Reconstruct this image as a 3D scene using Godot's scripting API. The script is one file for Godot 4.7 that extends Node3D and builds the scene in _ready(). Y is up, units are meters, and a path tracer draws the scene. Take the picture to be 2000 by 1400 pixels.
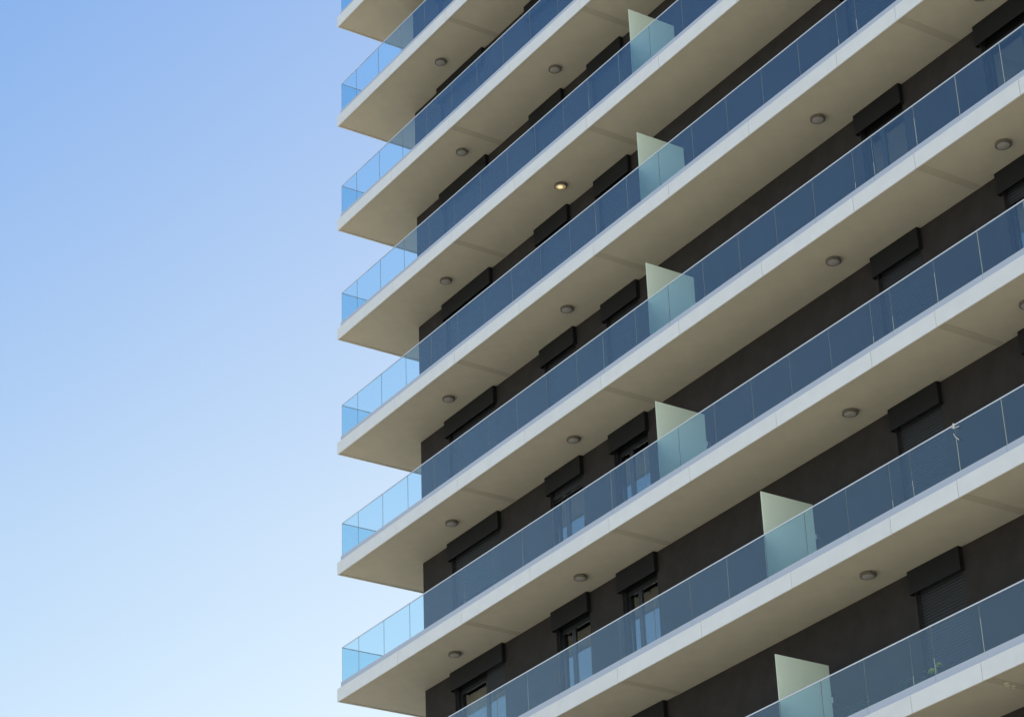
extends Node3D
# An apartment block seen from the street: white-edged balconies with blue glass balustrades on a dark rendered wall.
# x runs along the facade from the corner, z points away from the wall, y = 0 is the soffit of the uppermost balcony in view.

const STOREY := 3.0
const SLAB := 0.275           # thickness of a balcony slab
const DEEP := 1.38            # from the slab's edge to the wall
const SIDE := 1.44            # overhang at the corner
const LONG := 27.6            # length of the facade that is built
const BACK := -13.0
const GROUND := -38.3
const KERB := 0.43            # top of the glass channel above the soffit
const RAIL := 1.224           # top of the glass above the soffit

var M := {}
var shapes := {}
var building: Node3D
var rng := RandomNumberGenerator.new()


func _ready() -> void:
	rng.seed = 7
	# ---- camera
	var cam := Camera3D.new()
	cam.name = "camera"
	cam.position = Vector3(44.2464, -36.6512, 24.9491)
	cam.rotation_order = EULER_ORDER_YXZ
	cam.rotation = Vector3(0.48926, 0.97647, -0.03814)
	cam.fov = 16.66
	cam.near = 0.5
	cam.far = 6000.0
	add_child(cam)
	cam.current = true
	# ---- sky, sun, exposure
	var env := Environment.new()
	env.background_mode = Environment.BG_SKY
	env.sky = Sky.new()
	var pan := PanoramaSkyMaterial.new()
	var to_sun := Vector3(0.78, 0.56, -0.24).normalized()
	pan.panorama = sky_picture(to_sun)
	env.sky.sky_material = pan
	env.tonemap_mode = Environment.TONE_MAPPER_LINEAR
	env.tonemap_exposure = 1.03
	env.sdfgi_enabled = true
	env.ssao_enabled = true
	env.ssil_enabled = true
	var we := WorldEnvironment.new()
	we.name = "world"
	we.environment = env
	add_child(we)
	var sun := DirectionalLight3D.new()
	sun.name = "sun"
	sun.light_energy = 1.6
	sun.light_color = Color(1.0, 0.95, 0.86)
	sun.light_angular_distance = 0.5
	sun.shadow_enabled = true
	sun.sky_mode = DirectionalLight3D.SKY_MODE_LIGHT_ONLY
	add_child(sun)
	sun.look_at_from_position(to_sun * 100.0, Vector3.ZERO)
	materials()
	# ---- the ground
	var g := MeshInstance3D.new()
	g.name = "ground"
	var pm := PlaneMesh.new()
	pm.size = Vector2(5000, 5000)
	g.mesh = pm
	g.material_override = M.ground
	g.position = Vector3(0, GROUND, 0)
	g.set_meta("kind", "structure")
	g.set_meta("label", "pale paved ground around the foot of the apartment block")
	add_child(g)
	# ---- the building
	building = thing("apartment_building", "dark brown apartment block with white-edged balconies and blue glass balustrades", "building")
	walls()
	for k in range(-1, 12):
		balcony(k)
	for k in range(-1, 11):
		for w in OPENINGS.size():
			window(k, w)
	# ---- things on the balconies
	lamps()
	screens()
	plants()
	tape()


# ------------------------------------------------------------------ helpers
func numbered(parent: Node, called: String) -> String:
	if not parent.has_node(called):
		return called
	var n := 1
	while parent.has_node("%s_%03d" % [called, n]):
		n += 1
	return "%s_%03d" % [called, n]


func thing(called: String, label: String, category: String, at := Vector3.ZERO, group := "") -> Node3D:
	var o := Node3D.new()
	o.name = numbered(self, called)
	add_child(o)
	o.position = at
	tag(o, label, category, group)
	return o


func tag(o: Node, label: String, category: String, group := "") -> void:
	o.set_meta("label", label)
	o.set_meta("category", category)
	if group:
		o.set_meta("group", group)


func put(parent: Node, called: String, mesh: Mesh, mat: Material, at := Vector3.ZERO) -> MeshInstance3D:
	var o := MeshInstance3D.new()
	var n: int = parent.get_meta("n_" + called, 0) if parent.has_meta("n_" + called) else 0
	parent.set_meta("n_" + called, n + 1)
	o.name = called if n == 0 else "%s_%03d" % [called, n]
	o.mesh = mesh
	o.material_override = mat
	o.position = at
	parent.add_child(o, true)
	return o


func starts() -> SurfaceTool:
	var st := SurfaceTool.new()
	st.begin(Mesh.PRIMITIVE_TRIANGLES)
	return st


func tri(st: SurfaceTool, a: Vector3, b: Vector3, c: Vector3, n: Vector3) -> void:
	if (b - a).cross(c - a).dot(n) > 0.0:
		var t := b
		b = c
		c = t
	for v in [a, b, c]:
		st.set_normal(n)
		st.add_vertex(v)


func quad(st: SurfaceTool, a: Vector3, b: Vector3, c: Vector3, d: Vector3, n: Vector3) -> void:
	tri(st, a, b, c, n)
	tri(st, a, c, d, n)


# a box between two corners, its long edges chamfered by e
func block(st: SurfaceTool, lo: Vector3, hi: Vector3, e := 0.0) -> void:
	if e <= 0.0:
		var p := [lo, hi]
		for ax in 3:
			for s in 2:
				var n := Vector3.ZERO
				n[ax] = 1.0 if s else -1.0
				var u := (ax + 1) % 3
				var v := (ax + 2) % 3
				var c: Array[Vector3] = []
				for q in [[0, 0], [1, 0], [1, 1], [0, 1]]:
					var w := Vector3.ZERO
					w[ax] = p[s][ax]
					w[u] = p[q[0]][u]
					w[v] = p[q[1]][v]
					c.append(w)
				quad(st, c[0], c[1], c[2], c[3], n)
		return
	# faces inset by e, joined by chamfers
	for ax in 3:
		var u := (ax + 1) % 3
		var v := (ax + 2) % 3
		for s in [-1, 1]:
			var n := Vector3.ZERO
			n[ax] = s
			var c: Array[Vector3] = []
			for q in [[-1, -1], [1, -1], [1, 1], [-1, 1]]:
				c.append(corner(lo, hi, e, ax, s, u, q[0], v, q[1]))
			quad(st, c[0], c[1], c[2], c[3], n)
			# chamfer between +-ax and +-u
			for t in [-1, 1]:
				var m := Vector3.ZERO
				m[ax] = s
				m[u] = t
				quad(st, corner(lo, hi, e, ax, s, u, t, v, -1), corner(lo, hi, e, ax, s, u, t, v, 1), corner(lo, hi, e, u, t, ax, s, v, 1), corner(lo, hi, e, u, t, ax, s, v, -1), m.normalized())
	for a in [-1, 1]:
		for b in [-1, 1]:
			for c in [-1, 1]:
				tri(st, corner(lo, hi, e, 0, a, 1, b, 2, c), corner(lo, hi, e, 1, b, 0, a, 2, c), corner(lo, hi, e, 2, c, 0, a, 1, b), Vector3(a, b, c).normalized())


func corner(lo: Vector3, hi: Vector3, e: float, ax: int, s: int, u: int, t: int, v: int, w: int) -> Vector3:
	var r := Vector3.ZERO
	r[ax] = hi[ax] if s > 0 else lo[ax]
	r[u] = hi[u] - e if t > 0 else lo[u] + e
	r[v] = hi[v] - e if w > 0 else lo[v] + e
	return r


func box_mesh(lo: Vector3, hi: Vector3, e := 0.0) -> Mesh:
	var key := "%.3f %.3f %.3f %.3f" % [hi.x - lo.x, hi.y - lo.y, hi.z - lo.z, e]
	if not shapes.has(key):
		var st := starts()
		block(st, Vector3.ZERO, hi - lo, e)
		shapes[key] = st.commit()
	return shapes[key]


func box(parent: Node, called: String, mat: Material, lo: Vector3, hi: Vector3, e := 0.0) -> MeshInstance3D:
	return put(parent, called, box_mesh(lo, hi, e), mat, lo)


# a solid of revolution about y; profile of (radius, height), outside faces
func lathe(profile: Array, sides := 40) -> Mesh:
	var st := starts()
	for i in profile.size() - 1:
		var a: Vector2 = profile[i]
		var b: Vector2 = profile[i + 1]
		var nn := Vector2(b.y - a.y, a.x - b.x).normalized()
		for s in sides:
			var p := TAU * s / sides
			var q := TAU * (s + 1) / sides
			var r := (p + q) / 2.0
			var n := Vector3(cos(r) * nn.x, nn.y, sin(r) * nn.x)
			quad(st, Vector3(cos(p) * a.x, a.y, sin(p) * a.x), Vector3(cos(q) * a.x, a.y, sin(q) * a.x), Vector3(cos(q) * b.x, b.y, sin(q) * b.x), Vector3(cos(p) * b.x, b.y, sin(p) * b.x), n)
	return st.commit()


# whether a point falls within the picture or a little outside it
func near_view(p: Vector3, margin := 0.55) -> bool:
	var b := Basis.from_euler(Vector3(0.48926, 0.97647, -0.03814), EULER_ORDER_YXZ)
	var q := b.transposed() * (p - Vector3(44.2464, -36.6512, 24.9491))
	var h := tan(deg_to_rad(16.66) / 2.0)
	return absf(q.x / -q.z) < h * 1.43 * (1.0 + margin) and absf(q.y / -q.z) < h * (1.0 + margin)


# ------------------------------------------------------------------ sky
func sky_picture(to_sun: Vector3) -> ImageTexture:
	var w := 512
	var h := 256
	var im := Image.create(w, h, false, Image.FORMAT_RGBF)
	var veil := FastNoiseLite.new()
	veil.seed = 3
	veil.frequency = 1.6
	veil.fractal_octaves = 4
	for j in h:
		var th := PI * (j + 0.5) / h
		for i in w:
			var ph := TAU * (i + 0.5) / w
			var d := Vector3(sin(th) * sin(ph), cos(th), -sin(th) * cos(ph))
			var e := maxf(d.y, 0.0)
			var t := exp(-4.5 * e * e)
			var g := pow(0.5 + 0.5 * d.dot(to_sun), 4.0)
			var z := Vector3(0.015, 0.222, 0.72).lerp(Vector3(0.725, 0.945, 1.05), t)
			z += Vector3(1.5, 1.25, 0.85) * g
			# thin high haze over the quarter of the sky behind the block
			z += Vector3(0.56, 0.43, 0.14) * smoothstep(0.10, 0.66, -d.z) * (1.0 - e)
			z = z.min(Vector3(0.96, 1.02, 1.06) + Vector3(1.2, 1.1, 0.9) * g)
			# a breath of high cloud low in the sky
			var c := veil.get_noise_3d(d.x, d.y * 5.0, d.z)
			z += Vector3(0.05, 0.04, 0.015) * clampf(c, 0.0, 1.0) * clampf((0.5 - e) * 4.0, 0.0, 1.0)
			im.set_pixel(i, j, Color(z.x, z.y, z.z))
	return ImageTexture.create_from_image(im)


# ------------------------------------------------------------------ materials
func plain(name_: String, linear: Color, rough: float, metal := 0.0) -> StandardMaterial3D:
	var m := StandardMaterial3D.new()
	m.resource_name = name_
	m.albedo_color = linear.linear_to_srgb()
	m.roughness = rough
	m.metallic = metal
	return m


func noise_map(seed_: int, freq: float, low: float, high: float, octaves := 5, size := 512) -> NoiseTexture2D:
	var n := FastNoiseLite.new()
	n.seed = seed_
	n.noise_type = FastNoiseLite.TYPE_SIMPLEX_SMOOTH
	n.frequency = freq
	n.fractal_octaves = octaves
	n.fractal_gain = 0.55
	var t := NoiseTexture2D.new()
	t.width = size
	t.height = size
	t.seamless = true
	t.noise = n
	var r := Gradient.new()
	r.offsets = PackedFloat32Array([0.0, 1.0])
	r.colors = PackedColorArray([Color(low, low, low), Color(high, high, high)])
	t.color_ramp = r
	return t


func rendered(m: StandardMaterial3D, albedo: Texture2D, relief: Texture2D, metres: float, cm: float) -> void:
	m.uv1_triplanar = true
	m.uv1_world_triplanar = true
	m.uv1_scale = Vector3.ONE / metres
	m.albedo_texture = albedo
	if relief:
		m.heightmap_enabled = true
		m.heightmap_texture = relief
		m.heightmap_scale = cm


func materials() -> void:
	var patches := noise_map(11, 0.008, 0.96, 1.0)
	var stains := noise_map(12, 0.012, 0.80, 1.0, 6)
	var grain := noise_map(13, 0.06, 0.0, 1.0, 4)
	M.ground = plain("paving", Color(0.46, 0.425, 0.335), 0.9)
	M.wall = plain("dark_render", Color(0.033, 0.028, 0.0265), 0.92)
	rendered(M.wall, stains, grain, 3.1, 0.12)
	M.soffit = plain("soffit_paint", Color(0.57, 0.533, 0.427), 0.85)
	rendered(M.soffit, patches, grain, 2.3, 0.04)
	M.joint = plain("soffit_joint", Color(0.46, 0.425, 0.335), 0.9)
	M.fascia = plain("white_fascia", Color(0.86, 0.87, 0.82), 0.6)
	rendered(M.fascia, noise_map(14, 0.012, 0.97, 1.0), grain, 2.9, 0.01)
	var tones: Array[StandardMaterial3D] = []
	for i in 4:
		var v: StandardMaterial3D = M.fascia.duplicate()
		v.albedo_color = Color(0.78 - 0.008 * i, 0.79 - 0.008 * i, 0.755 - 0.007 * i).linear_to_srgb()
		v.uv1_offset = Vector3(0.31, 0.17, 0.23) * i
		tones.append(v)
	M.fascias = tones
	M.channel = plain("glass_channel", Color(0.48, 0.52, 0.58), 0.45)
	M.rail = plain("rail_cap", Color(0.70, 0.72, 0.73), 0.35, 0.2)
	M.box = plain("shutter_box", Color(0.011, 0.012, 0.013), 0.6)
	M.box.metallic_specular = 0.35
	M.frame = plain("window_frame", Color(0.022, 0.024, 0.028), 0.45)
	M.shutter = plain("shutter_slats", Color(0.021, 0.023, 0.027), 0.5)
	M.room = plain("room_plaster", Color(0.45, 0.43, 0.40), 0.9)
	M.curtain = plain("curtain", Color(0.60, 0.56, 0.46), 0.9)
	M.curtain.backlight_enabled = true
	M.curtain.backlight = Color(0.4, 0.4, 0.35)
	# tinted laminated glass, solid
	var gl := plain("balustrade_glass", Color(0.65, 0.875, 0.98), 0.0)
	gl.transparency = BaseMaterial3D.TRANSPARENCY_ALPHA
	gl.albedo_color.a = 0.0
	gl.refraction_enabled = true
	gl.refraction_scale = 0.06
	M.glass = gl
	var wg := plain("window_glass", Color(0.62, 0.68, 0.66), 0.0)
	wg.transparency = BaseMaterial3D.TRANSPARENCY_ALPHA
	wg.albedo_color.a = 0.0
	wg.refraction_enabled = true
	wg.refraction_scale = 0.125
	M.pane = wg
	var fr := plain("frosted_glass", Color(0.92, 0.97, 0.90), 0.45)
	fr.backlight_enabled = true
	fr.backlight = Color(0.955, 1.0, 0.93)
	M.frosted = fr
	M.seal = plain("joint_seal", Color(0.20, 0.25, 0.24), 0.3)
	M.glint = plain("painted_glint", Color(0.50, 0.54, 0.42), 0.4)  # pale colour stands in for light glinting on the pane edges
	M.steel = plain("bracket_steel", Color(0.6, 0.6, 0.6), 0.35, 0.9)
	M.lamp = plain("lamp_housing", Color(0.13, 0.12, 0.10), 0.5)
	M.lens = plain("lamp_lens", Color(0.38, 0.375, 0.36), 0.4)
	M.lit = plain("lamp_lens_lit", Color(0.7, 0.62, 0.45), 0.4)
	M.lit.emission_enabled = true
	M.lit.emission = Color(1.0, 0.84, 0.52)
	M.lit.emission_energy_multiplier = 0.14
	M.bulb = plain("lamp_bulb", Color(0.8, 0.8, 0.75), 0.4)
	M.bulb.emission_enabled = true
	M.bulb.emission = Color(1.0, 0.92, 0.62)
	M.bulb.emission_energy_multiplier = 0.75
	M.pot = plain("clay_pot", Color(0.25, 0.16, 0.11), 0.8)
	M.stem = plain("plant_stem", Color(0.06, 0.10, 0.03), 0.8)
	M.leaf = plain("plant_leaf", Color(0.10, 0.19, 0.05), 0.5)
	M.leaf.backlight_enabled = true
	M.leaf.backlight = Color(0.3, 0.5, 0.2)
	M.bloom = plain("yellow_bloom", Color(0.92, 0.92, 0.10), 0.6)
	M.bloom.backlight_enabled = true
	M.bloom.backlight = Color(0.7, 0.7, 0.1)
	M.tape = plain("pale_tape", Color(0.75, 0.72, 0.66), 0.6)
	M.flake = plain("bare_plaster", Color(0.78, 0.76, 0.55), 0.9)


# ------------------------------------------------------------------ the block
# openings in the wall: left, right, width of the left leaf
const OPENINGS := [[2.65, 4.59, 1.1], [6.51, 7.69, 0.44], [8.80, 9.95, 0.42], [16.87, 18.01, 0.44], [20.06, 22.0, 0.9]]


func soffit(k: int) -> float:
	return -STOREY * k


func walls() -> void:
	var st := starts()
	var top := 6.4
	var z0 := -DEEP
	var z1 := -DEEP - 0.3
	var from := SIDE
	for o in OPENINGS:
		block(st, Vector3(from, GROUND, z1), Vector3(o[0], top, z0))
		from = o[1]
		for k in range(-2, 12):
			var lo := soffit(k) - 0.06
			var hi := minf(soffit(k) + SLAB + 0.02, top)
			if k == 11:
				lo = GROUND
			block(st, Vector3(o[0], lo, z1), Vector3(o[1], hi, z0))
	block(st, Vector3(from, GROUND, z1), Vector3(LONG, top, z0))
	block(st, Vector3(SIDE, GROUND, BACK), Vector3(SIDE + 0.3, top, z1))
	block(st, Vector3(LONG - 0.3, GROUND, BACK), Vector3(LONG, top, z1))
	block(st, Vector3(SIDE + 0.3, GROUND, BACK), Vector3(LONG - 0.3, top, BACK + 0.3))
	put(building, "wall", st.commit(), M.wall)
	var r := starts()
	block(r, Vector3(SIDE - 0.2, 6.404, BACK - 0.2), Vector3(LONG + 0.2, 6.7, 0.0))
	put(building, "roof", r.commit(), M.fascia)


const FASCIA_JOINTS := [0.0, 2.58, 5.12, 7.66, 10.37, 12.9, 15.4, 17.92, 19.50, 22.0, 24.6, 27.6]
const PANE_JOINTS := [0.066, 0.81, 1.893, 2.970, 4.057, 5.140, 6.225, 7.308, 8.392, 9.470, 10.389, 11.48, 12.56, 13.64, 14.72, 15.79, 16.86, 17.945, 18.45, 19.53, 20.58, 21.64, 22.72, 23.8, 24.88, 25.96, 27.04]


func balcony(k: int) -> void:
	var y := soffit(k)
	var st := starts()
	# the slab, an L round the corner
	block(st, Vector3(0.03, y, -DEEP), Vector3(LONG, y + SLAB - 0.012, -0.03))
	block(st, Vector3(0.03, y, BACK), Vector3(SIDE, y + SLAB - 0.012, -DEEP))
	var b := put(building, "balcony", st.commit(), M.soffit)
	# edge panels, each hanging 22 mm below the soffit as a drip
	for i in FASCIA_JOINTS.size() - 1:
		box(b, "fascia_panel", M.fascias[rng.randi() % 4], Vector3(FASCIA_JOINTS[i] + (0.0 if i == 0 else 0.005), y - 0.022, -0.03), Vector3(FASCIA_JOINTS[i + 1] - 0.005, y + SLAB, 0.0), 0.003)
	for i in 5:
		box(b, "fascia_panel", M.fascias[rng.randi() % 4], Vector3(0.0, y - 0.022, -0.035 - 2.59 * (i + 1)), Vector3(0.03, y + SLAB, -0.035 - 2.59 * i - 0.005), 0.003)
	# movement joints across the soffit
	for x in [5.20, 10.42, 19.55, 24.6]:
		box(b, "joint_strip", M.joint, Vector3(x - 0.08, y - 0.006, -DEEP + 0.003), Vector3(x + 0.08, y + 0.01, -0.032))
	if k < 0 or k > 9:
		return
	# glass channel, glass and cap
	var rail := starts()
	var seal := starts()
	var glint := starts()
	var glints := 0
	var rails := 0
	for i in PANE_JOINTS.size() - 1:
		var x0: float = PANE_JOINTS[i] + 0.006
		var x1: float = PANE_JOINTS[i + 1] - 0.006
		if not (near_view(Vector3(x0, y + 0.7, -0.09)) or near_view(Vector3(x1, y + 0.7, -0.09))):
			continue
		box(b, "glass_pane", M.glass, Vector3(x0, y + KERB + 0.003, -0.096), Vector3(x1, y + RAIL, -0.084))
		if i % 2 == 0:
			box(b, "glass_channel", M.channel, Vector3(x0 - 0.003 if i else 0.05, y + SLAB, -0.125), Vector3(PANE_JOINTS[mini(i + 2, PANE_JOINTS.size() - 1)] - 0.003, y + KERB, -0.065))
		if i > 0:
			# light caught by the glass edges, added as pale strips, taller toward the right
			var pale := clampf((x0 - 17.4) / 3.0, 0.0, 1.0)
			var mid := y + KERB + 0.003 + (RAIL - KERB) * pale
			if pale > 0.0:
				block(glint, Vector3(x0 - 0.011, y + KERB + 0.003, -0.095), Vector3(x0 - 0.001, mid - 0.002, -0.085))
			if pale < 1.0:
				block(seal, Vector3(x0 - 0.010, mid, -0.094), Vector3(x0 - 0.002, y + RAIL, -0.086))
			glints += int(pale > 0.0)
		block(rail, Vector3(x0 - 0.006, y + RAIL + 0.002, -0.101), Vector3(x1 + 0.006, y + RAIL + 0.022, -0.079))
		rails += 1
	for i in 5:
		var z1 := -0.102 - 1.083 * i
		var z0 := -0.102 - 1.083 * (i + 1) + 0.012
		if not near_view(Vector3(0.06, y + 0.7, z1)):
			continue
		box(b, "glass_pane", M.glass, Vector3(0.054, y + KERB + 0.003, z0), Vector3(0.066, y + RAIL, z1))
		box(b, "glass_channel", M.channel, Vector3(0.03, y + SLAB, z0 - 0.012), Vector3(0.09, y + KERB, z1 - (0.03 if i == 0 else 0.0)))
		block(rail, Vector3(0.049, y + RAIL + 0.002, z0 - 0.012), Vector3(0.071, y + RAIL + 0.022, z1))
		rails += 1
	if rails:
		put(b, "rail_cap", rail.commit(), M.rail)
		put(b, "joint_seals", seal.commit(), M.seal).set_meta("kind", "stuff")
		if glints:
			put(b, "painted_glints", glint.commit(), M.glint).set_meta("kind", "stuff")
	if k == 8:
		var fl := starts()
		for q in [[19.56, -0.42, 0.055, 0.04], [19.50, -0.50, 0.045, 0.05], [19.53, -0.60, 0.04, 0.035], [19.47, -0.66, 0.022, 0.025]]:
			var ring: Array[Vector3] = []
			for i in 9:
				var a := TAU * i / 9.0
				ring.append(Vector3(q[0] + cos(a) * q[2] * rng.randf_range(0.6, 1.15), y - 0.0085, q[1] + sin(a) * q[3] * rng.randf_range(0.6, 1.15)))
			for i in 9:
				tri(fl, Vector3(q[0], y - 0.0105, q[1]), ring[i], ring[(i + 1) % 9], Vector3.DOWN)
		put(b, "flaked_patch", fl.commit(), M.flake)


func slats(width: float, height: float) -> Mesh:
	var key := "slats %.2f %.2f" % [width, height]
	if shapes.has(key):
		return shapes[key]
	var st := starts()
	var pitch := 0.055
	var y := 0.0
	while y > -height:
		var prof := [Vector2(0.0, 0.0), Vector2(-0.005, 0.012), Vector2(-0.024, 0.018), Vector2(-0.040, 0.013), Vector2(-0.045, 0.0), Vector2(-0.055, 0.0)]
		for i in prof.size() - 1:
			var a: Vector2 = prof[i]
			var b: Vector2 = prof[i + 1]
			var n := Vector3(0, b.y - a.y, a.x - b.x).normalized()
			quad(st, Vector3(0, y + a.x, a.y), Vector3(width, y + a.x, a.y), Vector3(width, y + b.x, b.y), Vector3(0, y + b.x, b.y), n)
		y -= pitch
	shapes[key] = st.commit()
	return shapes[key]


# how far each shutter is let down, by soffit and opening (1 = closed)
func let_down(k: int, w: int) -> float:
	if k >= 7:
		return [0.0, 0.0, 0.3, 1.0, 0.0][w]
	if k == 6:
		return [0.16, 0.0, 0.0, 1.0, 0.0][w]
	if k == 5:
		return [0.45, 0.05, 0.0, 1.0, 0.06][w]
	if k == 4:
		return [1.0, 1.0, 1.0, 0.0, 0.0][w]
	return 1.0


func window(k: int, w: int) -> void:
	var y := soffit(k)
	var o: Array = OPENINGS[w]
	var l: float = o[0]
	var r: float = o[1]
	var head := y - 0.40
	var sill := soffit(k + 1) + SLAB + 0.02
	if not (near_view(Vector3((l + r) / 2, y - 0.3, -DEEP), 0.3) or near_view(Vector3((l + r) / 2, sill, -DEEP), 0.3)):
		# beyond the picture: the opening is closed by its shutter alone
		var s := put(building, "shutter", slats(r - l, head - sill), M.shutter, Vector3(l, head, -1.5))
		s.set_meta("kind", "stuff")
		return
	var z := -1.50
	# frame: head, sill, jambs, mullion
	var st := starts()
	var mull: float = l + o[2]
	block(st, Vector3(l, sill, z - 0.06), Vector3(l + 0.07, head, z))
	block(st, Vector3(r - 0.07, sill, z - 0.06), Vector3(r, head, z))
	block(st, Vector3(l + 0.07, head - 0.09, z - 0.06), Vector3(r - 0.07, head, z))
	block(st, Vector3(l + 0.07, sill, z - 0.06), Vector3(r - 0.07, sill + 0.09, z))
	var f := put(building, "window", st.commit(), M.frame)
	box(f, "mullion", M.frame, Vector3(mull - 0.06, sill + 0.09, z - 0.055), Vector3(mull + 0.06, head - 0.09, z + 0.008), 0.006)
	box(f, "pane", M.pane, Vector3(l + 0.071, sill + 0.091, z - 0.04), Vector3(mull - 0.061, head - 0.091, z - 0.02))
	box(f, "pane", M.pane, Vector3(mull + 0.061, sill + 0.091, z - 0.04), Vector3(r - 0.071, head - 0.091, z - 0.02))
	# the box is an open-bottomed shell in front of the slot
	var bx := starts()
	block(bx, Vector3(l - 0.05, y - 0.42, -1.298), Vector3(r + 0.05, y - 0.004, -1.28), 0.004)
	block(bx, Vector3(l - 0.05, y - 0.42, -DEEP + 0.002), Vector3(l - 0.032, y - 0.004, -1.2985))
	block(bx, Vector3(r + 0.032, y - 0.42, -DEEP + 0.002), Vector3(r + 0.05, y - 0.004, -1.2985))
	block(bx, Vector3(l, head, z - 0.06), Vector3(r, y - 0.06, z))
	put(f, "shutter_box", bx.commit(), M.box)
	# guides the shutter runs in
	box(f, "shutter_guide", M.frame, Vector3(l + 0.002, sill, -1.475), Vector3(l + 0.03, head - 0.002, -1.435))
	box(f, "shutter_guide", M.frame, Vector3(r - 0.03, sill, -1.475), Vector3(r - 0.002, head - 0.002, -1.435))
	var down := let_down(k, w)
	if down > 0.0:
		var len_ := (head - sill) * down
		var from := l + 0.031 if not (k == 6 and w == 0) else mull + 0.06
		var s := put(f, "shutter", slats(r - 0.031 - from, len_ + 0.1), M.shutter, Vector3(from, head + 0.098, -1.462))
		s.set_meta("kind", "stuff")
		if down < 1.0:
			box(f, "shutter_bar", M.frame, Vector3(from, head - len_ - 0.08, -1.47), Vector3(r - 0.031, head - len_ - 0.05, -1.445), 0.004)
	if down >= 1.0:
		return
	# the room behind
	var q := starts()
	var a := Vector3(l - 0.9, sill - 0.02, -5.2)
	var b := Vector3(r + 0.9, y, -1.69)
	quad(q, a, Vector3(b.x, a.y, a.z), Vector3(b.x, b.y, a.z), Vector3(a.x, b.y, a.z), Vector3.BACK)
	quad(q, a, Vector3(a.x, a.y, b.z), Vector3(a.x, b.y, b.z), Vector3(a.x, b.y, a.z), Vector3.RIGHT)
	quad(q, Vector3(b.x, a.y, a.z), Vector3(b.x, a.y, b.z), Vector3(b.x, b.y, b.z), Vector3(b.x, b.y, a.z), Vector3.LEFT)
	quad(q, a, Vector3(b.x, a.y, a.z), Vector3(b.x, a.y, b.z), Vector3(a.x, a.y, b.z), Vector3.UP)
	quad(q, Vector3(a.x, b.y, a.z), Vector3(b.x, b.y, a.z), b, Vector3(a.x, b.y, b.z), Vector3.DOWN)
	put(f, "room", q.commit(), M.room)
	if k == 6 and w == 0:
		curtain(f, l + 0.06, l + (r - l) * (0.45 if w != 1 else 0.35), sill + 0.05, head - 0.03)


func curtain(f: Node3D, x0: float, x1: float, lo: float, hi: float) -> void:
	var st := starts()
	var n := 48
	var pts: Array[Vector3] = []
	for i in n + 1:
		var t := float(i) / n
		pts.append(Vector3(lerpf(x0, x1, t), lo, -1.76 + 0.025 * sin(t * 34.0 + 1.3 * sin(t * 9.0))))
	for i in n:
		var d := pts[i + 1] - pts[i]
		quad(st, pts[i], pts[i + 1], Vector3(pts[i + 1].x, hi, pts[i + 1].z), Vector3(pts[i].x, hi, pts[i].z), Vector3(-d.z, 0, d.x).normalized())
	put(f, "curtain", st.commit(), M.curtain)


# ------------------------------------------------------------------ things on the balconies
func lamps() -> void:
	var housing := lathe([Vector2(0.0, 0.0), Vector2(0.128, 0.0), Vector2(0.138, -0.008), Vector2(0.138, -0.052), Vector2(0.130, -0.060), Vector2(0.112, -0.060), Vector2(0.110, -0.054), Vector2(0.0, -0.054)])
	var lens := lathe([Vector2(0.109, -0.055), Vector2(0.106, -0.064), Vector2(0.080, -0.071), Vector2(0.045, -0.075), Vector2(0.0, -0.076)])
	var rows := {
		3.66: [1, 6, "nearest the building's corner"],
		8.31: [2, 6, "left of the frosted screens"],
		16.46: [4, 7, "left of the rightmost windows"],
		20.80: [4, 6, "at the photo's right edge"],
	}
	var place := ["topmost", "second from the top", "third from the top", "fourth from the top", "fifth from the top", "lowest"]
	for x: float in rows:
		var r: Array = rows[x]
		for k in range(r[0], r[1] + 1):
			var lit := k == 3 and x < 9.0 and x > 8.0
			var i: int = k - r[0]
			var word: String = "lowest" if k == r[1] else place[i]
			var label := "grey ceiling lamp, %s in the column %s" % [word, r[2]]
			if lit:
				label = "the only glowing round ceiling lamp, warm yellow light under a balcony"
			var t := thing("ceiling_lamp", label, "ceiling lamp", Vector3(4.48 if k == 2 and x < 5.0 else x, soffit(k) - 0.001, -0.755), "round lamps on the balcony soffits")
			put(t, "housing", housing, M.lamp)
			var d := put(t, "lamp_lens", lens, M.lit if lit else M.lens)
			if lit:
				d.set_meta("label", "glowing warm yellow lens")
				put(t, "bulb", lathe([Vector2(0.060, -0.071), Vector2(0.052, -0.079), Vector2(0.030, -0.084), Vector2(0.0, -0.086)], 28), M.bulb, Vector3(0.012, 0, 0.018))
				var o := SpotLight3D.new()
				o.name = "lamp_glow"
				o.light_color = Color(1.0, 0.82, 0.52)
				o.light_energy = 0.06
				o.light_size = 0.09
				o.spot_range = 12.0
				o.spot_attenuation = 2.0
				o.spot_angle = 75.0
				o.shadow_enabled = true
				o.position = Vector3(0.012, -0.095, 0.018)
				o.rotation.x = -PI / 2
				t.add_child(o)


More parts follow.
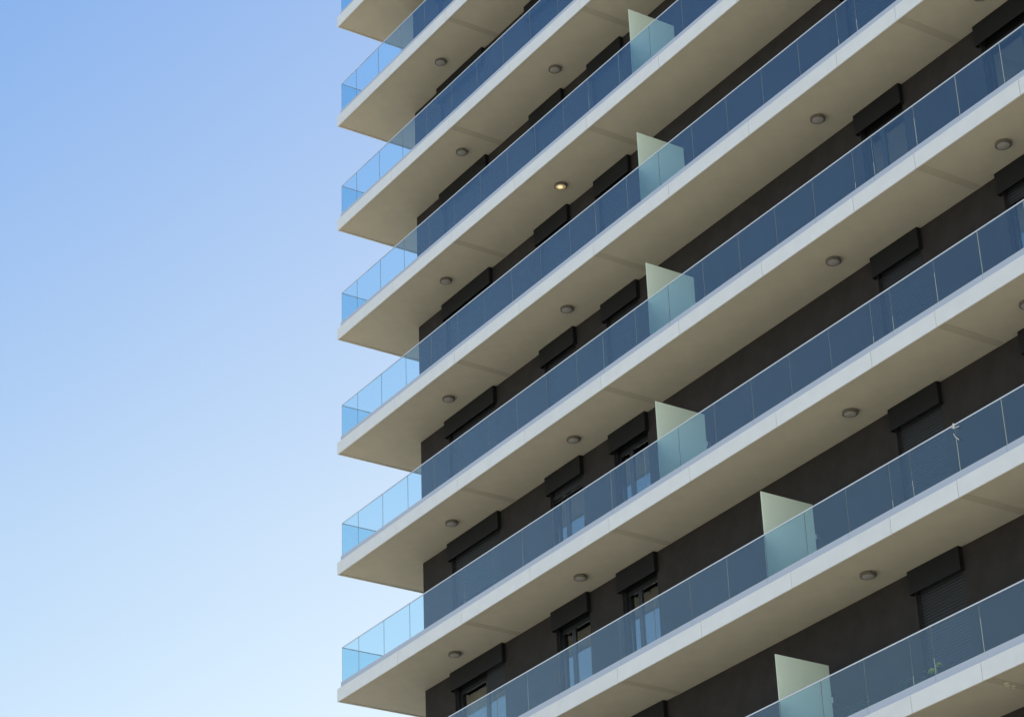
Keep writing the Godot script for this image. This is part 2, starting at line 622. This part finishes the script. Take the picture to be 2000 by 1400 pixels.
func screens() -> void:
	var rows := [
		[3, 11.87, "highest of the four stacked above one another beside the glass balustrades, cut close to the photo's top"],
		[4, 11.87, ""], [5, 11.87, ""], [6, 11.87, ""], [7, 14.66, ""], [8, 14.66, ""],
	]
	var labels := [
		"frosted pale green glass privacy screen, topmost of the column of four",
		"frosted pale green glass privacy screen, second from the top of the column of four",
		"frosted pale green glass privacy screen, third from the top of the column of four",
		"frosted pale green glass privacy screen, lowest of the column of four",
		"frosted pale green glass privacy screen, upper of the pair nearer the bottom right",
		"frosted pale green glass privacy screen, lower of the pair, cut by the photo's bottom edge",
	]
	for i in rows.size():
		var k: int = rows[i][0]
		var x: float = rows[i][1]
		var base := soffit(k) + SLAB
		var t := thing("privacy_screen", labels[i], "privacy screen", Vector3(x, base, -DEEP), "frosted glass screens between balconies")
		box(t, "frosted_pane", M.frosted, Vector3(-0.006, 0.02, 0.09), Vector3(0.006, 1.815, 1.25), 0.002)
		for y in [0.35, 1.20]:
			box(t, "bracket", M.steel, Vector3(-0.022, y - 0.05, 0.0), Vector3(0.022, y + 0.05, 0.088), 0.004)
		box(t, "foot_clamp", M.steel, Vector3(-0.02, 0.0, 0.55), Vector3(0.02, 0.018, 0.75))


func leaf_blade(st: SurfaceTool, base: Vector3, dir: Vector3, long: float, wide: float, droop: float) -> void:
	var side := dir.cross(Vector3.UP).normalized()
	if side.length() < 0.5:
		side = Vector3.RIGHT
	var prev := base
	var pw := 0.15
	for i in 4:
		var t := (i + 1) / 4.0
		var p := base + dir * long * t + Vector3.DOWN * droop * long * t * t
		var w: float = [0.8, 1.0, 0.65, 0.04][i]
		var n := side.cross(p - prev).normalized()
		quad(st, prev - side * wide * pw, prev + side * wide * pw, p + side * wide * w, p - side * wide * w, n)
		prev = p
		pw = w


func plant(called: String, label: String, category: String, at: Vector3, spread: float, height: float, leaves: int, blooms: Array) -> void:
	var t := thing(called, label, category, at, "potted plants on the lowest balcony in view")
	put(t, "pot", lathe([Vector2(0.0, 0.0), Vector2(0.075, 0.0), Vector2(0.10, 0.16), Vector2(0.112, 0.16), Vector2(0.112, 0.185), Vector2(0.09, 0.185), Vector2(0.085, 0.16), Vector2(0.0, 0.155)], 20), M.pot)
	var st := starts()
	var lf := starts()
	for i in leaves:
		var a := rng.randf() * TAU
		var up := rng.randf_range(0.25, 1.0)
		var tip := Vector3(cos(a) * spread * rng.randf_range(0.2, 1.0), 0.16 + height * up, sin(a) * spread * 0.55 * rng.randf_range(0.2, 1.0))
		var root := Vector3(cos(a) * 0.04, 0.15, sin(a) * 0.04)
		var s := Vector3(0.003, 0, 0)
		quad(st, root - s, root + s, tip + s * 0.4, tip - s * 0.4, Vector3.BACK)
		quad(st, root - Vector3(0, 0, 0.003), root + Vector3(0, 0, 0.003), tip + Vector3(0, 0, 0.001), tip - Vector3(0, 0, 0.001), Vector3.RIGHT)
		for j in 3:
			var p := root.lerp(tip, 0.45 + 0.27 * j)
			var b := a + rng.randf_range(-1.6, 1.6)
			leaf_blade(lf, p, Vector3(cos(b), rng.randf_range(0.1, 0.9), sin(b)).normalized(), rng.randf_range(0.06, 0.12), rng.randf_range(0.012, 0.024), 0.5)
	put(t, "stems", st.commit(), M.stem)
	var fo := put(t, "foliage", lf.commit(), M.leaf)
	fo.set_meta("kind", "stuff")
	for b: Vector4 in blooms:
		var pt := starts()
		for ring in 3:
			for i in 9:
				var a := TAU * (i + 0.33 * ring) / 9.0 + rng.randf() * 0.2
				leaf_blade(pt, Vector3.ZERO, Vector3(cos(a), 0.25 + 0.55 * ring, sin(a)).normalized(), b.w * (1.0 - 0.18 * ring), b.w * 0.3, 0.25)
		for i in 26:
			var dir := Vector3(rng.randfn(), absf(rng.randfn()) * 0.6, rng.randfn()).normalized()
			leaf_blade(pt, dir * b.w * 0.15, (dir + Vector3(0, 0.35, 0)).normalized(), b.w * 0.75, b.w * 0.34, 0.2)
		put(t, "bloom", pt.commit(), M.bloom, Vector3(b.x, b.y, b.z))


func plants() -> void:
	var floor_ := soffit(8) + SLAB
	plant("flowering_plant", "potted plant with two bright yellow blooms behind the bottom right balcony glass", "potted plant", Vector3(18.30, floor_, -0.30), 0.10, 0.22, 9, [Vector4(-0.01, 0.285, 0.11, 0.092), Vector4(0.11, 0.355, 0.08, 0.07)])
	plant("leafy_plant", "low green leafy pot plant left of the yellow blooms behind the glass", "potted plant", Vector3(17.70, floor_, -0.34), 0.26, 0.30, 26, [])
	plant("leafy_plant", "dim green pot plant right of the lower right frosted screen", "potted plant", Vector3(16.35, floor_, -0.34), 0.30, 0.32, 26, [])


func tape() -> void:
	var y := soffit(7) + RAIL
	var t := thing("torn_tape", "torn pale tape tied round the glass rail, ends hanging at a pane joint", "tape", Vector3(19.53, y, -0.09))
	box(t, "loop", M.tape, Vector3(-0.03, -0.05, -0.016), Vector3(-0.012, 0.045, 0.018), 0.002)
	var st := starts()
	for s in [[Vector3(-0.05, -0.035, 0.02), Vector3(-0.035, -0.01, 0.02), 0.012], [Vector3(0.0, -0.20, 0.02), Vector3(0.085, -0.29, 0.035), 0.012], [Vector3(-0.03, -0.13, 0.02), Vector3(0.0, -0.20, 0.02), 0.010]]:
		var a: Vector3 = s[0]
		var b: Vector3 = s[1]
		var w := (b - a).cross(Vector3.BACK).normalized() * float(s[2]) * 0.5
		block_strip(st, a, b, w)
	put(t, "tape_end", st.commit(), M.tape)
	var c := starts()
	var prev := Vector3(0.0, -0.03, 0.02)
	for i in 6:
		var u := (i + 1) / 6.0
		var p := Vector3(0.13 * u, -0.03 - 0.09 * u + 0.05 * u * u, 0.02 + 0.02 * u)
		block_strip(c, prev, p, Vector3(0, 0.006, 0))
		prev = p
	put(t, "tape_end", c.commit(), M.tape)


func block_strip(st: SurfaceTool, a: Vector3, b: Vector3, w: Vector3) -> void:
	var n := (b - a).cross(w).normalized()
	var d := n * 0.001
	quad(st, a - w + d, a + w + d, b + w + d, b - w + d, n)
	quad(st, a - w - d, a + w - d, b + w - d, b - w - d, -n)
